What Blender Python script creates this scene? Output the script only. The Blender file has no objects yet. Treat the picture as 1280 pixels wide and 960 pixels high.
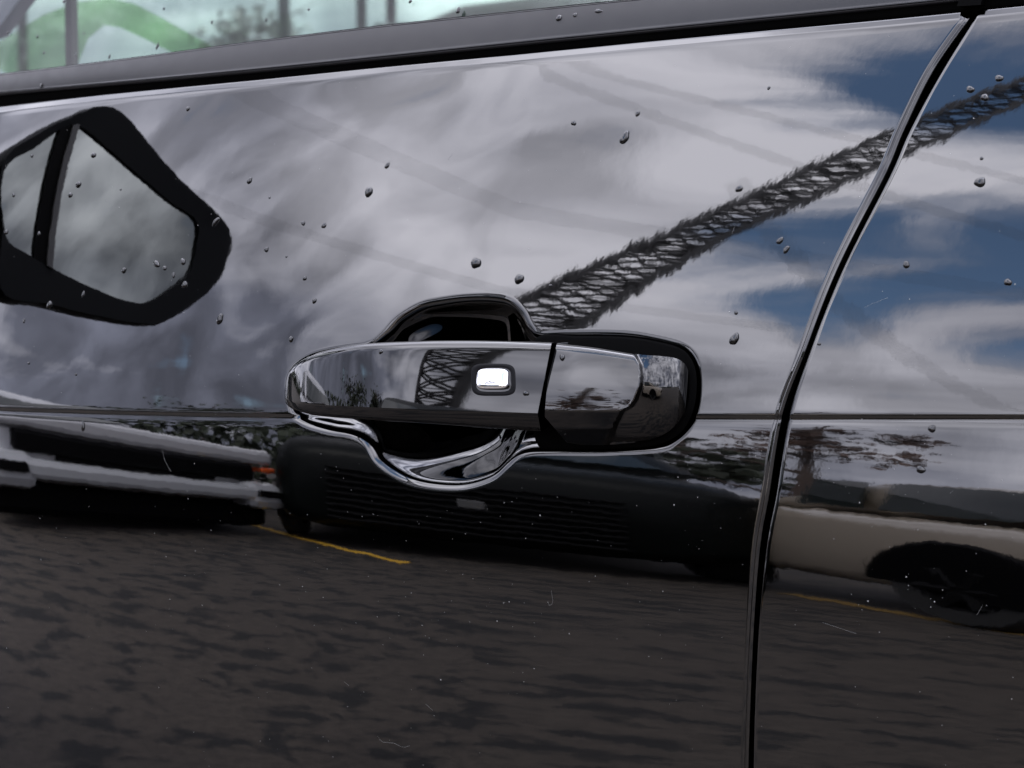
import bpy, math, random
import numpy as np
from mathutils import Vector, Matrix
R = math.radians
random.seed(7); rng = np.random.default_rng(7)
sc = bpy.context.scene
COL = sc.collection

# ---------------------------------------------------------------- camera
HF, DIST, PHI, PITCH, TZ = 22.0, 1.55, 30.0, -6.0, 0.93
fw = np.array([-math.sin(R(PHI))*math.cos(R(PITCH)), math.cos(R(PHI))*math.cos(R(PITCH)), math.sin(R(PITCH))])
rt = np.cross(fw, [0, 0, 1]); rt /= np.linalg.norm(rt); up = np.cross(rt, fw)
CAM = np.array([0, 0, TZ]) - fw*DIST
FPX = 640/math.tan(R(HF/2))
cd = bpy.data.cameras.new('camera'); cam = bpy.data.objects.new('camera', cd); COL.objects.link(cam)
cd.sensor_width = 36; cd.angle = R(HF); cd.clip_start = 0.01; cd.clip_end = 3000
cam.matrix_world = Matrix(((rt[0], up[0], -fw[0], CAM[0]), (rt[1], up[1], -fw[1], CAM[1]), (rt[2], up[2], -fw[2], CAM[2]), (0, 0, 0, 1)))
cd.dof.use_dof = True; cd.dof.focus_distance = DIST; cd.dof.aperture_fstop = 20
sc.camera = cam
# ---------------------------------------------------------------- view, world, sun
sc.view_settings.view_transform = 'Standard'; sc.view_settings.look = 'None'
sc.view_settings.exposure = 2.95; sc.view_settings.gamma = 1
SUN_EL, SUN_AZ = 52.0, 20.0           # azimuth measured from +y towards +x : behind the car
world = bpy.data.worlds.new('World'); sc.world = world; world.use_nodes = True
NT = world.node_tree


class G:
    """tiny node-graph helper"""
    def __init__(s, nt): s.nt = nt
    def n(s, t, **k):
        nd = s.nt.nodes.new(t)
        for a, b in k.items():
            setattr(nd, a, b)
        return nd
    def put(s, sock, v):
        if hasattr(v, 'is_output') and v.is_output: s.nt.links.new(v, sock)
        elif v is not None: sock.default_value = v
    def m(s, op, a, b=None, c=None, clamp=False):
        nd = s.n('ShaderNodeMath', operation=op, use_clamp=clamp)
        for i, v in enumerate((a, b, c)):
            if v is not None: s.put(nd.inputs[i], v)
        return nd.outputs[0]
    def v(s, op, a, b=None, scale=None):
        nd = s.n('ShaderNodeVectorMath', operation=op)
        s.put(nd.inputs[0], a)
        if b is not None: s.put(nd.inputs[1], b)
        if scale is not None: s.put(nd.inputs['Scale'], scale)
        return nd.outputs['Value'] if op in ('DOT_PRODUCT', 'LENGTH', 'DISTANCE') else nd.outputs[0]
    def noise(s, vec, scale, detail=4, rough=.5, dist=0.0, dim='3D'):
        nd = s.n('ShaderNodeTexNoise', noise_dimensions=dim)
        s.put(nd.inputs['Vector'], vec); nd.inputs['Scale'].default_value = scale
        nd.inputs['Detail'].default_value = detail; nd.inputs['Roughness'].default_value = rough
        nd.inputs['Distortion'].default_value = dist
        return nd.outputs[0]
    def ramp(s, fac, a, b, lo=0.0, hi=1.0, smooth=True):
        nd = s.n('ShaderNodeMapRange', interpolation_type='SMOOTHSTEP' if smooth else 'LINEAR')
        s.put(nd.inputs[0], fac)
        for i, v in enumerate((a, b, lo, hi)): s.put(nd.inputs[i+1], v)
        return nd.outputs[0]
    def mix(s, f, a, b):
        nd = s.n('ShaderNodeMix', data_type='RGBA')
        s.put(nd.inputs[0], f); s.put(nd.inputs[6], a); s.put(nd.inputs[7], b)
        return nd.outputs[2]


def dirv(az, el):
    """az measured from -y towards -x (what the door faces), degrees"""
    return (-math.sin(R(az))*math.cos(R(el)), -math.cos(R(az))*math.cos(R(el)), math.sin(R(el)))


def build_world():
    g = G(NT); NT.nodes.clear()
    out = g.n('ShaderNodeOutputWorld'); bg = g.n('ShaderNodeBackground'); bg.inputs['Strength'].default_value = 0.1
    NT.links.new(bg.outputs[0], out.inputs[0])
    sky = g.n('ShaderNodeTexSky', sky_type='NISHITA'); sky.sun_disc = False
    sky.sun_elevation = R(SUN_EL); sky.sun_rotation = R(SUN_AZ)
    tc = g.n('ShaderNodeTexCoord').outputs['Generated']
    d = g.v('NORMALIZE', tc)
    sep = g.n('ShaderNodeSeparateXYZ'); NT.links.new(d, sep.inputs[0])
    z = g.m('MAXIMUM', sep.outputs[2], 0.0)
    k = g.m('DIVIDE', 1.0, g.m('ADD', z, 0.22))
    cmb = g.n('ShaderNodeCombineXYZ'); NT.links.new(g.m('MULTIPLY', sep.outputs[0], k), cmb.inputs[0]); NT.links.new(g.m('MULTIPLY', sep.outputs[1], k), cmb.inputs[1])
    p = g.v('ADD', cmb.outputs[0], (4.1, 2.3, 0))
    warp = g.v('SCALE', g.v('SUBTRACT', g.n('ShaderNodeTexNoise').outputs[1], (.5, .5, .5)), scale=0.25)
    NT.nodes[-1]
    n_big = g.noise(p, 1.3, 3, .5, .4)
    n_mid = g.noise(p, 3.2, 8, .55, .7)
    n_fine = g.noise(g.v('MULTIPLY', d, (1, 1, .42)), 9.0, 6, .45, .9)
    n_str = g.noise(g.v('MULTIPLY', p, (2.0, 5.0, 1)), 1.6, 7, .55, .5)
    def blob(az, el, r0, r1):
        return g.ramp(g.v('DOT_PRODUCT', d, dirv(az, el)), math.cos(R(r1)), math.cos(R(r0)))
    # broken cloud over the rear of the car, closed grey deck elsewhere
    hole = g.m('MAXIMUM', blob(25, 52, 3, 17), g.m('MULTIPLY', blob(20, 36, 8, 16), 1.0))
    hole = g.m('MULTIPLY', hole, .82)
    cov = g.m('SUBTRACT', g.m('ADD', g.m('ADD', g.m('MULTIPLY', n_mid, .9), g.m('MULTIPLY', n_fine, 2.1)), -.42), hole)
    cov = g.ramp(cov, 0.12, 0.78)
    # cloud brightness
    lum = g.m('ADD', g.m('MULTIPLY', n_big, 0.75), g.m('ADD', g.m('MULTIPLY', n_mid, .16), .10))
    lum = g.m('ADD', lum, g.m('ADD', g.m('MULTIPLY', n_str, .12), .115))
    lum = g.m('ADD', lum, g.m('MULTIPLY', g.m('SUBTRACT', n_fine, .5), .66))
    lum = g.ramp(lum, 0.50, 1.15, 0.0, 1.0)
    white = g.m('ADD', g.m('ADD', blob(38, 38, 4, 22), g.m('MULTIPLY', blob(64, 36, 4, 20), .30)), g.m('MULTIPLY', blob(21, 20, 2, 9), .6))
    grey = g.m('ADD', blob(56, 13, 3, 20), g.m('ADD', g.m('MULTIPLY', blob(46, 44, 1, 6), .6), g.m('MULTIPLY', blob(19, 36, 4, 14), 1.25)))
    lum = g.m('ADD', lum, g.m('MULTIPLY', white, .50))
    low = g.ramp(sep.outputs[2], math.sin(R(4)), math.sin(R(17)), .12, 0.0)
    lum = g.m('SUBTRACT', lum, low)
    lum = g.m('SUBTRACT', lum, g.m('MULTIPLY', grey, .40), clamp=True)
    sund = (math.sin(R(SUN_AZ))*math.cos(R(SUN_EL)), math.cos(R(SUN_AZ))*math.cos(R(SUN_EL)), math.sin(R(SUN_EL)))
    glow = g.m('POWER', g.m('MAXIMUM', g.v('DOT_PRODUCT', d, sund), 0.0), 4.0)
    dk = g.v('SCALE', (1.85, 1.95, 2.55), scale=g.ramp(n_fine, .32, .68, .62, 1.5))
    cl = g.mix(lum, dk, (10.3, 10.2, 11.3, 1))
    cl = g.v('SCALE', cl, scale=g.m('ADD', g.m('MULTIPLY', glow, 3.0), 1.0))
    skyc = g.v('MULTIPLY', sky.outputs[0], (1.2, 1.3, 1.35))
    col = g.mix(cov, skyc, cl)
    NT.links.new(col, bg.inputs[0])


build_world()
sl = bpy.data.lights.new('sun', 'SUN'); sl.energy = 1.0; sl.angle = R(12); sl.color = (1, .96, .9)
so = bpy.data.objects.new('sun', sl); COL.objects.link(so)
sv = Vector((math.sin(R(SUN_AZ))*math.cos(R(SUN_EL)), math.cos(R(SUN_AZ))*math.cos(R(SUN_EL)), math.sin(R(SUN_EL))))
so.rotation_euler = sv.to_track_quat('Z', 'Y').to_euler(); so.location = (0, 0, 30)

# ---------------------------------------------------------------- materials
MATS = {}


def mat(name, col, rough=.5, metal=0.0, ior=1.5, trans=0.0, spec=None, bump=None, extra=None, coat=0.0):
    if name in MATS: return MATS[name]
    m = bpy.data.materials.new(name); m.use_nodes = True
    b = m.node_tree.nodes['Principled BSDF']
    b.inputs['Base Color'].default_value = (*col, 1); b.inputs['Roughness'].default_value = rough
    b.inputs['Metallic'].default_value = metal; b.inputs['IOR'].default_value = ior
    b.inputs['Transmission Weight'].default_value = trans; b.inputs['Coat Weight'].default_value = coat
    b.inputs['Coat Roughness'].default_value = 0.02
    g = G(m.node_tree)
    if bump:
        tc = g.n('ShaderNodeTexCoord').outputs['Object']; last = None
        for (scale, dist_, det) in bump:
            nb = g.n('ShaderNodeBump'); nb.inputs['Strength'].default_value = 1.0; nb.inputs['Distance'].default_value = dist_
            m.node_tree.links.new(g.noise(tc, scale, det, .5), nb.inputs['Height'])
            if last is not None: m.node_tree.links.new(last, nb.inputs['Normal'])
            last = nb.outputs[0]
        m.node_tree.links.new(last, b.inputs['Normal'])
        if coat: m.node_tree.links.new(last, b.inputs['Coat Normal'])
    if extra: extra(g, b)
    MATS[name] = m
    return m


PAINT = mat('black_paint', (0, 0, 0), .02, ior=1.62, bump=[(310, 2.9e-6, 1.3), (75, 1.7e-5, 1)])
GLOSS = mat('gloss_black_plastic', (0, 0, 0), .02, ior=1.54, bump=[(260, 1.5e-6, 1)])


def _satin(g, b):
    tc = g.n('ShaderNodeTexCoord').outputs['Object']
    g.put(b.inputs['Roughness'], g.ramp(g.noise(tc, 90, 4), .3, .7, .34, .42))


SATIN = mat('satin_grey_trim', (.0035, .0034, .0040), .40, ior=1.32, bump=[(2500, 4e-6, 2)], extra=_satin)
RUBBER = mat('black_rubber', (.0006, .0006, .0006), .6, ior=1.06, bump=[(1500, 3e-5, 3)])
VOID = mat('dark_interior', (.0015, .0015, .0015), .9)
CHROME = mat('chrome', (.9, .9, .91), .03, metal=1.0)
MIRROR = mat('mirror_glass', (.50, .53, .51), .01, metal=1.0)
MBLACK = mat('grained_black_plastic', (.0035, .0035, .004), .45, ior=1.16, bump=[(900, 8e-5, 3)])


def glass_mat(name, tint, ior_f=.06):
    m = bpy.data.materials.new(name); m.use_nodes = True; g = G(m.node_tree)
    m.node_tree.nodes.clear()
    o = g.n('ShaderNodeOutputMaterial'); mx = g.n('ShaderNodeMixShader'); t = g.n('ShaderNodeBsdfTransparent'); gl = g.n('ShaderNodeBsdfGlossy')
    t.inputs[0].default_value = (*tint, 1); gl.inputs['Roughness'].default_value = .01
    fc = g.n('ShaderNodeLayerWeight').outputs['Facing']; fr = g.m('ADD', .030, g.m('MULTIPLY', g.m('POWER', fc, 5.0), .9))
    L = m.node_tree.links
    L.new(fr, mx.inputs[0]); L.new(t.outputs[0], mx.inputs[1]); L.new(gl.outputs[0], mx.inputs[2]); L.new(mx.outputs[0], o.inputs[0])
    MATS[name] = m
    return m


GLASS = glass_mat('green_tinted_glass', (.53, .585, .55))
GREENG = glass_mat('pale_green_glass', (.62, .78, .58))
DGLASS = mat('dark_car_glass', (.02, .025, .024), .03, ior=1.6)
WATER = mat('water_on_black_paint', (.001, .001, .0011), .0, ior=1.45)
DUST = mat('dust', (.14, .14, .135), .8)


def _asph(g, b):
    tc = g.n('ShaderNodeTexCoord').outputs['Object']
    mp = g.n('ShaderNodeMapping'); mp.inputs['Rotation'].default_value = (0, 0, R(39.7)); g.put(mp.inputs['Vector'], tc); st = g.v('MULTIPLY', mp.outputs[0], (.60, 1.15, 1)); a = g.noise(st, 9.0, 4, .58, .4); fine2 = g.noise(st, 34, 3, .6, .2); f = g.noise(tc, 120, 3, .7)
    big = g.noise(tc, .7, 3, .5)
    m1 = g.ramp(g.m('ADD', a, g.m('MULTIPLY', big, .25)), .60, .72)
    c = g.mix(m1, (.050, .0405, .0325, 1), (.010, .0092, .0088, 1))
    c = g.mix(g.ramp(f, .35, .75), c, (.19, .175, .165, 1)) if False else c
    c = g.v('SCALE', c, scale=g.ramp(fine2, .36, .64, .80, 1.16))
    c2 = g.v('SCALE', c, scale=g.ramp(f, .3, .7, .7, 1.3, False))
    g.put(b.inputs['Base Color'], c2)


ASPHALT = mat('asphalt', (.1, .1, .1), .85, extra=_asph)
YELLOW = mat('yellow_road_paint', (.62, .36, .04), .7, bump=[(60, .002, 3)])
DARKYEL = mat('dark_yellow_paint', (.22, .135, .035), .8, bump=[(60, .002, 3)])  # darker yellow, for the line under the tan car
STEEL = mat('galvanised_steel', (.026, .025, .026), .6, metal=.2)
WIRE = mat('weathered_cable', (.12, .12, .125), .6)
BARK = mat('bark', (.07, .05, .04), .9)


def _leafv(c):
    def fn(g, b):
        oi = g.n('ShaderNodeTexCoord').outputs['Object']
        n = g.noise(oi, 1.6, 3)
        g.put(b.inputs['Base Color'], g.mix(g.ramp(n, .35, .65), (c[0]*.6, c[1]*.6, c[2]*.6, 1), (c[0]*1.4, c[1]*1.4, c[2]*1.4, 1)))
    return fn


LEAF = mat('green_leaf', (.032, .040, .024), .7, extra=_leafv((.032, .040, .024)))
RUST = mat('bare_twig_brown', (.10, .055, .04), .8, extra=_leafv((.10, .06, .045)))
SILVER = mat('silver_car_paint', (.42, .43, .45), .25, metal=.0, coat=1.0)
WHITE = mat('white_car_paint', (.46, .46, .48), .3, coat=1.0)
DARKP = mat('dark_green_car_paint', (.002, .003, .0028), .45, ior=1.25)
TAN = mat('tan_car_paint', (.36, .31, .25), .3, coat=1.0)
TYRE = mat('tyre_rubber', (.02, .02, .02), .8)
ALLOY = mat('alloy', (.006, .006, .0065), .6, ior=1.2)
ORANGE = mat('orange_lens', (.65, .10, .02), .2)
LAMPG = mat('lamp_lens', (.10, .10, .10), .1)
RED = mat('red_lens', (.35, .02, .02), .2)


# ---------------------------------------------------------------- object helpers
def put_props(o, label=None, cat=None, group=None, kind=None):
    for k, v in (('label', label), ('category', cat), ('group', group), ('kind', kind)):
        if v: o[k] = v
    return o


def empty(name, loc=(0, 0, 0), rz=0.0, **k):
    o = bpy.data.objects.new(name, None); COL.objects.link(o); o.location = loc; o.rotation_euler = (0, 0, rz)
    o.empty_display_size = .1
    return put_props(o, **k)


def mesh(name, V, F, m, parent=None, smooth=True, sharp=None, **k):
    me = bpy.data.meshes.new(name)
    me.from_pydata([tuple(map(float, v)) for v in V] if not isinstance(V, list) else V, [], [tuple(map(int, f)) for f in F] if not isinstance(F, list) else F)
    me.materials.append(m)
    me.polygons.foreach_set('use_smooth', [smooth]*len(me.polygons))
    if sharp: me.set_sharp_from_angle(angle=R(sharp))
    me.update()
    o = bpy.data.objects.new(name, me); COL.objects.link(o)
    if parent: o.parent = parent
    return put_props(o, **k)


def gridfaces(nr, nc, flip=False, wrap=False, base=0):
    i = np.arange(nr-1)[:, None]; j = np.arange(nc if wrap else nc-1)[None, :]
    a = i*nc+j; b = i*nc+(j+1) % nc; c = (i+1)*nc+(j+1) % nc; d = (i+1)*nc+j
    q = np.stack([a, b, c, d], -1).reshape(-1, 4)+base
    return q[:, ::-1] if flip else q


def gmesh(name, P, m, parent=None, flip=False, wrap=False, caps=False, sharp=None, smooth=True, **k):
    nr, nc = P.shape[:2]
    F = gridfaces(nr, nc, flip, wrap).tolist()
    if caps:
        r0 = list(range(nc)); r1 = list(range((nr-1)*nc, nr*nc))
        F += [r0[::-1] if not flip else r0, r1 if not flip else r1[::-1]]
    return mesh(name, [tuple(v) for v in P.reshape(-1, 3).tolist()], F, m, parent, smooth, sharp, **k)


class MB:
    def __init__(s): s.V = []; s.F = []
    def add(s, V, F):
        b = len(s.V); s.V += [tuple(map(float, v)) for v in V]; s.F += [tuple(int(i)+b for i in f) for f in F]
    def box(s, c, size, M=None):
        V = [(c[0]+sx*size[0]/2, c[1]+sy*size[1]/2, c[2]+sz*size[2]/2) for sx in (-1, 1) for sy in (-1, 1) for sz in (-1, 1)]
        s.add(V, [(0, 1, 3, 2), (4, 6, 7, 5), (0, 4, 5, 1), (2, 3, 7, 6), (0, 2, 6, 4), (1, 5, 7, 3)])
    def tube(s, pts, r, n=8, r2=None):
        pts = [Vector(p) for p in pts]; rings = []
        for i, p in enumerate(pts):
            t = (pts[min(i+1, len(pts)-1)]-pts[max(i-1, 0)]).normalized()
            a = t.cross(Vector((0, 0, 1)) if abs(t.z) < .9 else Vector((1, 0, 0))).normalized(); b = t.cross(a)
            rr = r+(r2-r)*i/(len(pts)-1) if r2 is not None else r
            rings.append([p+(a*math.cos(2*math.pi*k/n)+b*math.sin(2*math.pi*k/n))*rr for k in range(n)])
        V = [v for q in rings for v in q]
        F = [(i*n+k, i*n+(k+1) % n, (i+1)*n+(k+1) % n, (i+1)*n+k) for i in range(len(pts)-1) for k in range(n)]
        F += [tuple(range(n))[::-1], tuple(range((len(pts)-1)*n, len(pts)*n))]
        s.add(V, F)
    def build(s, name, m, parent=None, smooth=False, sharp=40, **k):
        return mesh(name, s.V, s.F, m, parent, smooth, sharp if smooth else None, **k)


# ---------------------------------------------------------------- the door surface
SLP, Z0 = 0.0585, -0.019
ZK = [-.36, -.26, -.20, -.12, -.07, -.035, -.008, -.0045, -.0026, -.0016, -.0002, .0006, .0018, .004, .03, .07, .12, .16, .20, .23, .4]
TK = [-12, -8, -5.5, -2, 2.5, 5.5, 8, 10, 15, 0, -14, 0, 9, 11, 14.5, 18.5, 23, 26, 29, 30, 30]
XA, KA, TW = -.02, .6, .13
_w = np.linspace(-.4, .4, 40001); _t = np.tan(np.radians(np.interp(_w, ZK, TK)))
_y = np.concatenate([[0], np.cumsum((_t[1:]+_t[:-1])/2*(_w[1]-_w[0]))]); _y -= np.interp(0, _w, _y)


def wz(x, z): return z-TZ-Z0-SLP*x
def zw(x, w): return w+TZ+Z0+SLP*x


def FY(x, z):
    w = wz(x, z); q = np.minimum(x-XA, 0)
    return np.interp(w, _w, _y)+TW*x*w+KA*q*q/2


def pix(pts, off=0.0):
    """where lines of sight through traced points meet the door surface (moved out by off)"""
    p = np.asarray(pts, float).reshape(-1, 2)
    d = fw+rt*((p[:, :1]-640)/FPX)+up*((480-p[:, 1:])/FPX)
    t = np.full(len(p), DIST)
    for _ in range(40):
        q = CAM+d*t[:, None]; t = t+(FY(q[:, 0], q[:, 2])-off-q[:, 1])/d[:, 1]
    return CAM+d*t[:, None]


def onray(q, y):
    d = fw+rt*((q[:, :1]-640)/FPX)+up*((480-q[:, 1:])/FPX)
    return CAM+d*((y-CAM[1])/d[:, 1])[:, None]


def spl(P, n, closed=False):
    """Catmull-Rom resample of a polyline, uniform in arc length"""
    P = np.asarray(P, float)
    Q = np.vstack([P[-1], P, P[0], P[1]]) if closed else np.vstack([2*P[0]-P[1], P, 2*P[-1]-P[-2]])
    out = []
    for i in range(1, len(Q)-2):
        t = np.linspace(0, 1, 24, endpoint=False)[:, None]
        a, b, c, e = Q[i-1], Q[i], Q[i+1], Q[i+2]
        out.append(.5*((2*b)+(-a+c)*t+(2*a-5*b+4*c-e)*t*t+(-a+3*b-3*c+e)*t**3))
    out.append(Q[-2][None]); L = np.vstack(out)
    s = np.concatenate([[0], np.cumsum(np.linalg.norm(np.diff(L, axis=0), axis=1))])
    u = np.linspace(0, s[-1], n, endpoint=not closed)
    return np.stack([np.interp(u, s, L[:, k]) for k in range(L.shape[1])], 1)


def sdf(poly, x, z):
    """signed distance (inside positive) of points to a closed polygon"""
    A = poly; B = np.roll(poly, -1, 0); best = np.full(x.shape, 1e9); ins = np.zeros(x.shape, bool)
    for (ax, az), (bx, bz) in zip(A, B):
        dx, dz = bx-ax, bz-az; t = np.clip(((x-ax)*dx+(z-az)*dz)/(dx*dx+dz*dz+1e-15), 0, 1)
        best = np.minimum(best, (x-ax-t*dx)**2+(z-az-t*dz)**2)
        c = ((az > z) != (bz > z)) & (x < (bx-ax)*(z-az)/(bz-az+1e-15)+ax); ins ^= c
    s = np.sqrt(best); return np.where(ins, s, -s)


REC = [(357, 486), (358, 471), (367, 454), (387, 441), (412, 434), (440, 429.5), (462, 426), (478, 413), (496, 394), (525, 377), (551, 371), (584, 367), (617, 367),
       (639, 372), (656, 387), (666, 405), (676, 413), (710, 412.5), (780, 413), (825, 420), (855, 429), (870, 443), (877.5, 466), (877, 503), (869, 530), (847, 554), (822, 565), (754, 569),
       (690, 569), (662, 570), (648, 575), (637, 585), (617, 602), (584, 613), (551, 614), (518, 609), (492, 598), (468, 580), (454, 557), (437, 547.5), (410, 543), (382, 535), (366, 524), (359, 507)]
rec3 = pix(REC); RECP = spl(rec3[:, [0, 2]], 260, True)

GL = [(1232, -20), (1216, 8), (1161, 86), (1123, 163), (1099, 220), (1040, 337), (998, 445), (971, 520), (955, 617), (944, 680), (936, 780), (931.5, 880), (929, 960), (928, 1100)]
GR = [(1245, -20), (1227, 8), (1178, 86), (1136, 163), (1111, 220), (1052, 337), (1009, 445), (985, 520), (969, 617), (957, 680), (947, 780), (942, 880), (940, 960), (939, 1100)]
gl3 = pix([(a+7, b) for a, b in GL]); gr3 = pix(GR)
gls = spl(np.stack([wz(gl3[:, 0], gl3[:, 2]), gl3[:, 0]], 1), 200); grs = spl(np.stack([wz(gr3[:, 0], gr3[:, 2]), gr3[:, 0]], 1), 200)
gls = gls[np.argsort(gls[:, 0])]; grs = grs[np.argsort(grs[:, 0])]
def xl(w): return np.interp(w, gls[:, 0], gls[:, 1])
def xr(w): return np.interp(w, grs[:, 0], grs[:, 1])
TOPE = [(-90, 142), (0, 131), (130, 116), (320, 97.5), (460, 83), (640, 66), (800, 50), (960, 35), (1100, 22), (1210, 11), (1290, 3), (1400, -8)]
tp3 = pix(TOPE); tps = np.stack([tp3[:, 0], wz(tp3[:, 0], tp3[:, 2])], 1)
def wtop(x): return np.interp(x, tps[:, 0], tps[:, 1])

car = empty('parked_car', (0, 0, 0), label='glossy black car close up with wet door, push-button handle and rising belt line', cat='car')


def dense(a, b, step): return np.arange(a, b, step)


def recess_depth(s):
    """s: distance inside the outline (m)"""
    return np.interp(s, _rs, _rd)


_rs = np.linspace(0, .06, 1201)
_ra = np.where(_rs < .0070, 62*(_rs/.0070), 62.0)
_rd = np.concatenate([[0], np.cumsum(np.tan(np.radians((_ra[1:]+_ra[:-1])/2))*(_rs[1]-_rs[0]))])


def panel(name, left):
    rl = .0050 if left else .0022
    # rows: w
    rows = np.concatenate([dense(-.33, -.115, .004), dense(-.115, -.0062, .0008), dense(-.0062, .005, .00025), dense(.005, .085, .0008), dense(.085, .2, .003)])
    r0 = .09; rmax = rows[-1]
    th = np.radians(np.linspace(0, 90, 11)[1:])
    if left:
        cols = np.concatenate([dense(-.66, -.185, .005), dense(-.185, .118, .0008), np.linspace(.118, .30, 120)]); c0 = .118; cmax = cols[-1]
    else:
        cols = np.linspace(0, 1, 70)**1.3
    rt_r = .0061
    X, W = np.meshgrid(cols, rows)
    if left:
        lean = lambda w: 1.0/np.cos(np.arctan((xl(w+.01)-xl(w-.01))/.02))
        XE = xl(W)-rl*lean(W)
        X = np.where(X <= c0, X, c0+(X-c0)/(cmax-c0)*(XE-c0))
    else:
        lean = lambda w: 1.0/np.cos(np.arctan((xr(w+.01)-xr(w-.01))/.02))
        XS = xr(W)+rl*lean(W)
        X = XS+X*(.46-XS)
    WT = wtop(X)-rt_r
    W2 = np.where(W <= r0, W, r0+(W-r0)/(rmax-r0)*(WT-r0))
    # recompute x of edge columns for the changed w
    if left:
        C = np.tile(cols, (len(rows), 1)); XE = xl(W2)-rl*lean(W2); X = np.where(C <= c0, C, c0+(C-c0)/(cmax-c0)*(XE-c0))
    else:
        XS = xr(W2)+rl*lean(W2); X = XS+np.tile(cols, (len(rows), 1))*(.46-XS)
    Yin = np.zeros_like(X)
    # roll over the top edge
    tX, tW, tY = [X], [W2], [Yin]
    cw = cy_ = 0.0
    for dw, sl_, nn in ((.0010, .12, 3), (.0034, .27, 6), (.0008, .8, 3), (.0006, 3.0, 3), (.0003, 10, 2)):
        for _ in range(nn):
            cw += dw/nn; cy_ += dw/nn*sl_
            tX.append(X[-1:]); tW.append(W2[-1:]+cw); tY.append(np.full((1, X.shape[1]), cy_))
    tX.append(X[-1:]); tW.append(W2[-1:]+cw); tY.append(np.full((1, X.shape[1]), cy_+.012))
    X = np.vstack(tX); W2 = np.vstack(tW); Yin = np.vstack(tY)
    # roll round the gap edge
    edge = -1 if left else 0; sg = 1 if left else -1
    ex, ew, ey = X[:, edge:][:, :1] if left else X[:, :1], W2[:, edge:][:, :1] if left else W2[:, :1], Yin[:, edge:][:, :1] if left else Yin[:, :1]
    ln = lean(ew); aX, aW, aY = [], [], []
    if left:   # hemmed edge of the door skin: soft bevel, a fine step, second bevel, then the flange
        px_ = 0.0; py_ = 0.0
        for ang, ds, nn in ((14, .0006, 2), (30, .0008, 2), (34, .0026, 4), (38, .0006, 2), (80, .0006, 2), (16, .0006, 2), (32, .0006, 2), (40, .0035, 5), (58, .0020, 3), (68, .0012, 3), (84, .008, 3)):
            for _ in range(nn):
                px_ +=   .47*ds/nn*math.cos(R(ang)); py_ += .47*ds/nn*math.sin(R(ang))
                aX.append(ex+px_*ln); aW.append(ew); aY.append(ey+py_)
    else:
        for t in th:
            aX.append(ex+sg*rl*ln*math.sin(t)); aW.append(ew); aY.append(ey+rl*(1-math.cos(t)))
        aX.append(ex-rl*ln); aW.append(ew); aY.append(ey+rl+.012)
    if left:
        X = np.hstack([X]+aX); W2 = np.hstack([W2]+aW); Yin = np.hstack([Yin]+aY)
    else:
        X = np.hstack(aX[::-1]+[X]); W2 = np.hstack(aW[::-1]+[W2]); Yin = np.hstack(aY[::-1]+[Yin])
    Z = zw(X, W2); Y = FY(X, Z)+Yin
    if left:
        msk = (X > -.2) & (X < .145) & (W2 > -.1) & (W2 < .09)
        s = np.full(X.shape, -1.0); s[msk] = sdf(RECP, X[msk], Z[msk])
        c_ = pix([(572, 497)])[0]
        rho = ((X-c_[0])/np.where(X < c_[0], .064, .046))**2+((Z-c_[2])/.061)**2
        bowl = .0085+.0245*np.clip(1-rho, 0, 1)**1.15*np.clip(1+5*(c_[2]-Z)++9*(X-c_[0]), .3, 2.1)
        lipd = recess_depth(s); kk = .0036
        dd_ = -kk*np.log(np.exp(-lipd/kk)+np.exp(-bowl/kk))
        dd_ = np.where(s > 0, dd_+kk*np.log(1+np.exp(-bowl/kk)), 0)
        Y = Y+dd_
    P = np.stack([X, Y, Z], -1)
    return gmesh(name, P, PAINT, car, sharp=50)


door = panel('door_panel', True)
quarter = panel('rear_panel', False)


def strip(name, cA, cB, prof, m, n=80, parent=car, sharp=None, **k):
    """sweep: cA, cB = two 3D polylines (n points); prof = list of (v, off): point = lerp(A,B,v) moved out by off"""
    A = spl(cA, n); B = spl(cB, n)
    P = np.stack([A+(B-A)*v+np.array([0, -1.0, 0.35])/1.06*o for v, o in prof], 1)
    return gmesh(name, P, m, parent, sharp=sharp, **k)


# rubber between door skin and waist moulding, and behind the panel gap
MBOT = [(-90, 130), (0, 121), (160, 107), (320, 92.5), (480, 76.5), (640, 60), (800, 44), (960, 28), (1100, 14), (1225, 1), (1400, -19)]
MTOP = [(-90, 104), (0, 94), (160, 74.5), (320, 53), (480, 33.5), (640, 16.5), (720, 8), (800, 0), (960, -15), (1225, -38), (1400, -54)]
bt, tt_ = pix(MBOT, -.003), pix(MTOP, -.003)
pr = []
for v in (1-np.cos(np.linspace(0, math.pi, 61)))/2:
    o = .0032*(1-(2*v-1)**30)**.5 + .0004*math.exp(-((v-.10)/.035)**2) + .0010*math.sin(math.pi*v)
    pr.append((v, o))
pr = [(0.0, -.008)]+pr+[(1.0, -.004), (1.0, -.010)]
strip('belt_moulding', bt, tt_, pr, SATIN, sharp=60)
low = pix([(a, b+16) for a, b in TOPE], -.010); hi = pix([(a, b+4) for a, b in MBOT], -.004)
n_ = 80
strip('belt_seal', pix([(a, b+14) for a, b in TOPE], -.011), pix([(a, b-6) for a, b in MBOT], .001), [(0, -.002), (.25, 0), (.55, .001), (.8, -.001), (1, .0005)], RUBBER)
ws = np.linspace(-.33, .235, 120)
xa_, xb_ = xl(ws)-.02, xr(ws)+.02
S3 = lambda x, o: np.stack([x, FY(x, zw(x, ws))+o, zw(x, ws)], -1)
gmesh('gap_seal', np.stack([S3(xa_, .022), S3((xa_*.6+xb_*.4), .017), S3((xa_*.4+xb_*.6), .017), S3(xb_, .022)], 1), RUBBER, car)
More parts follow.
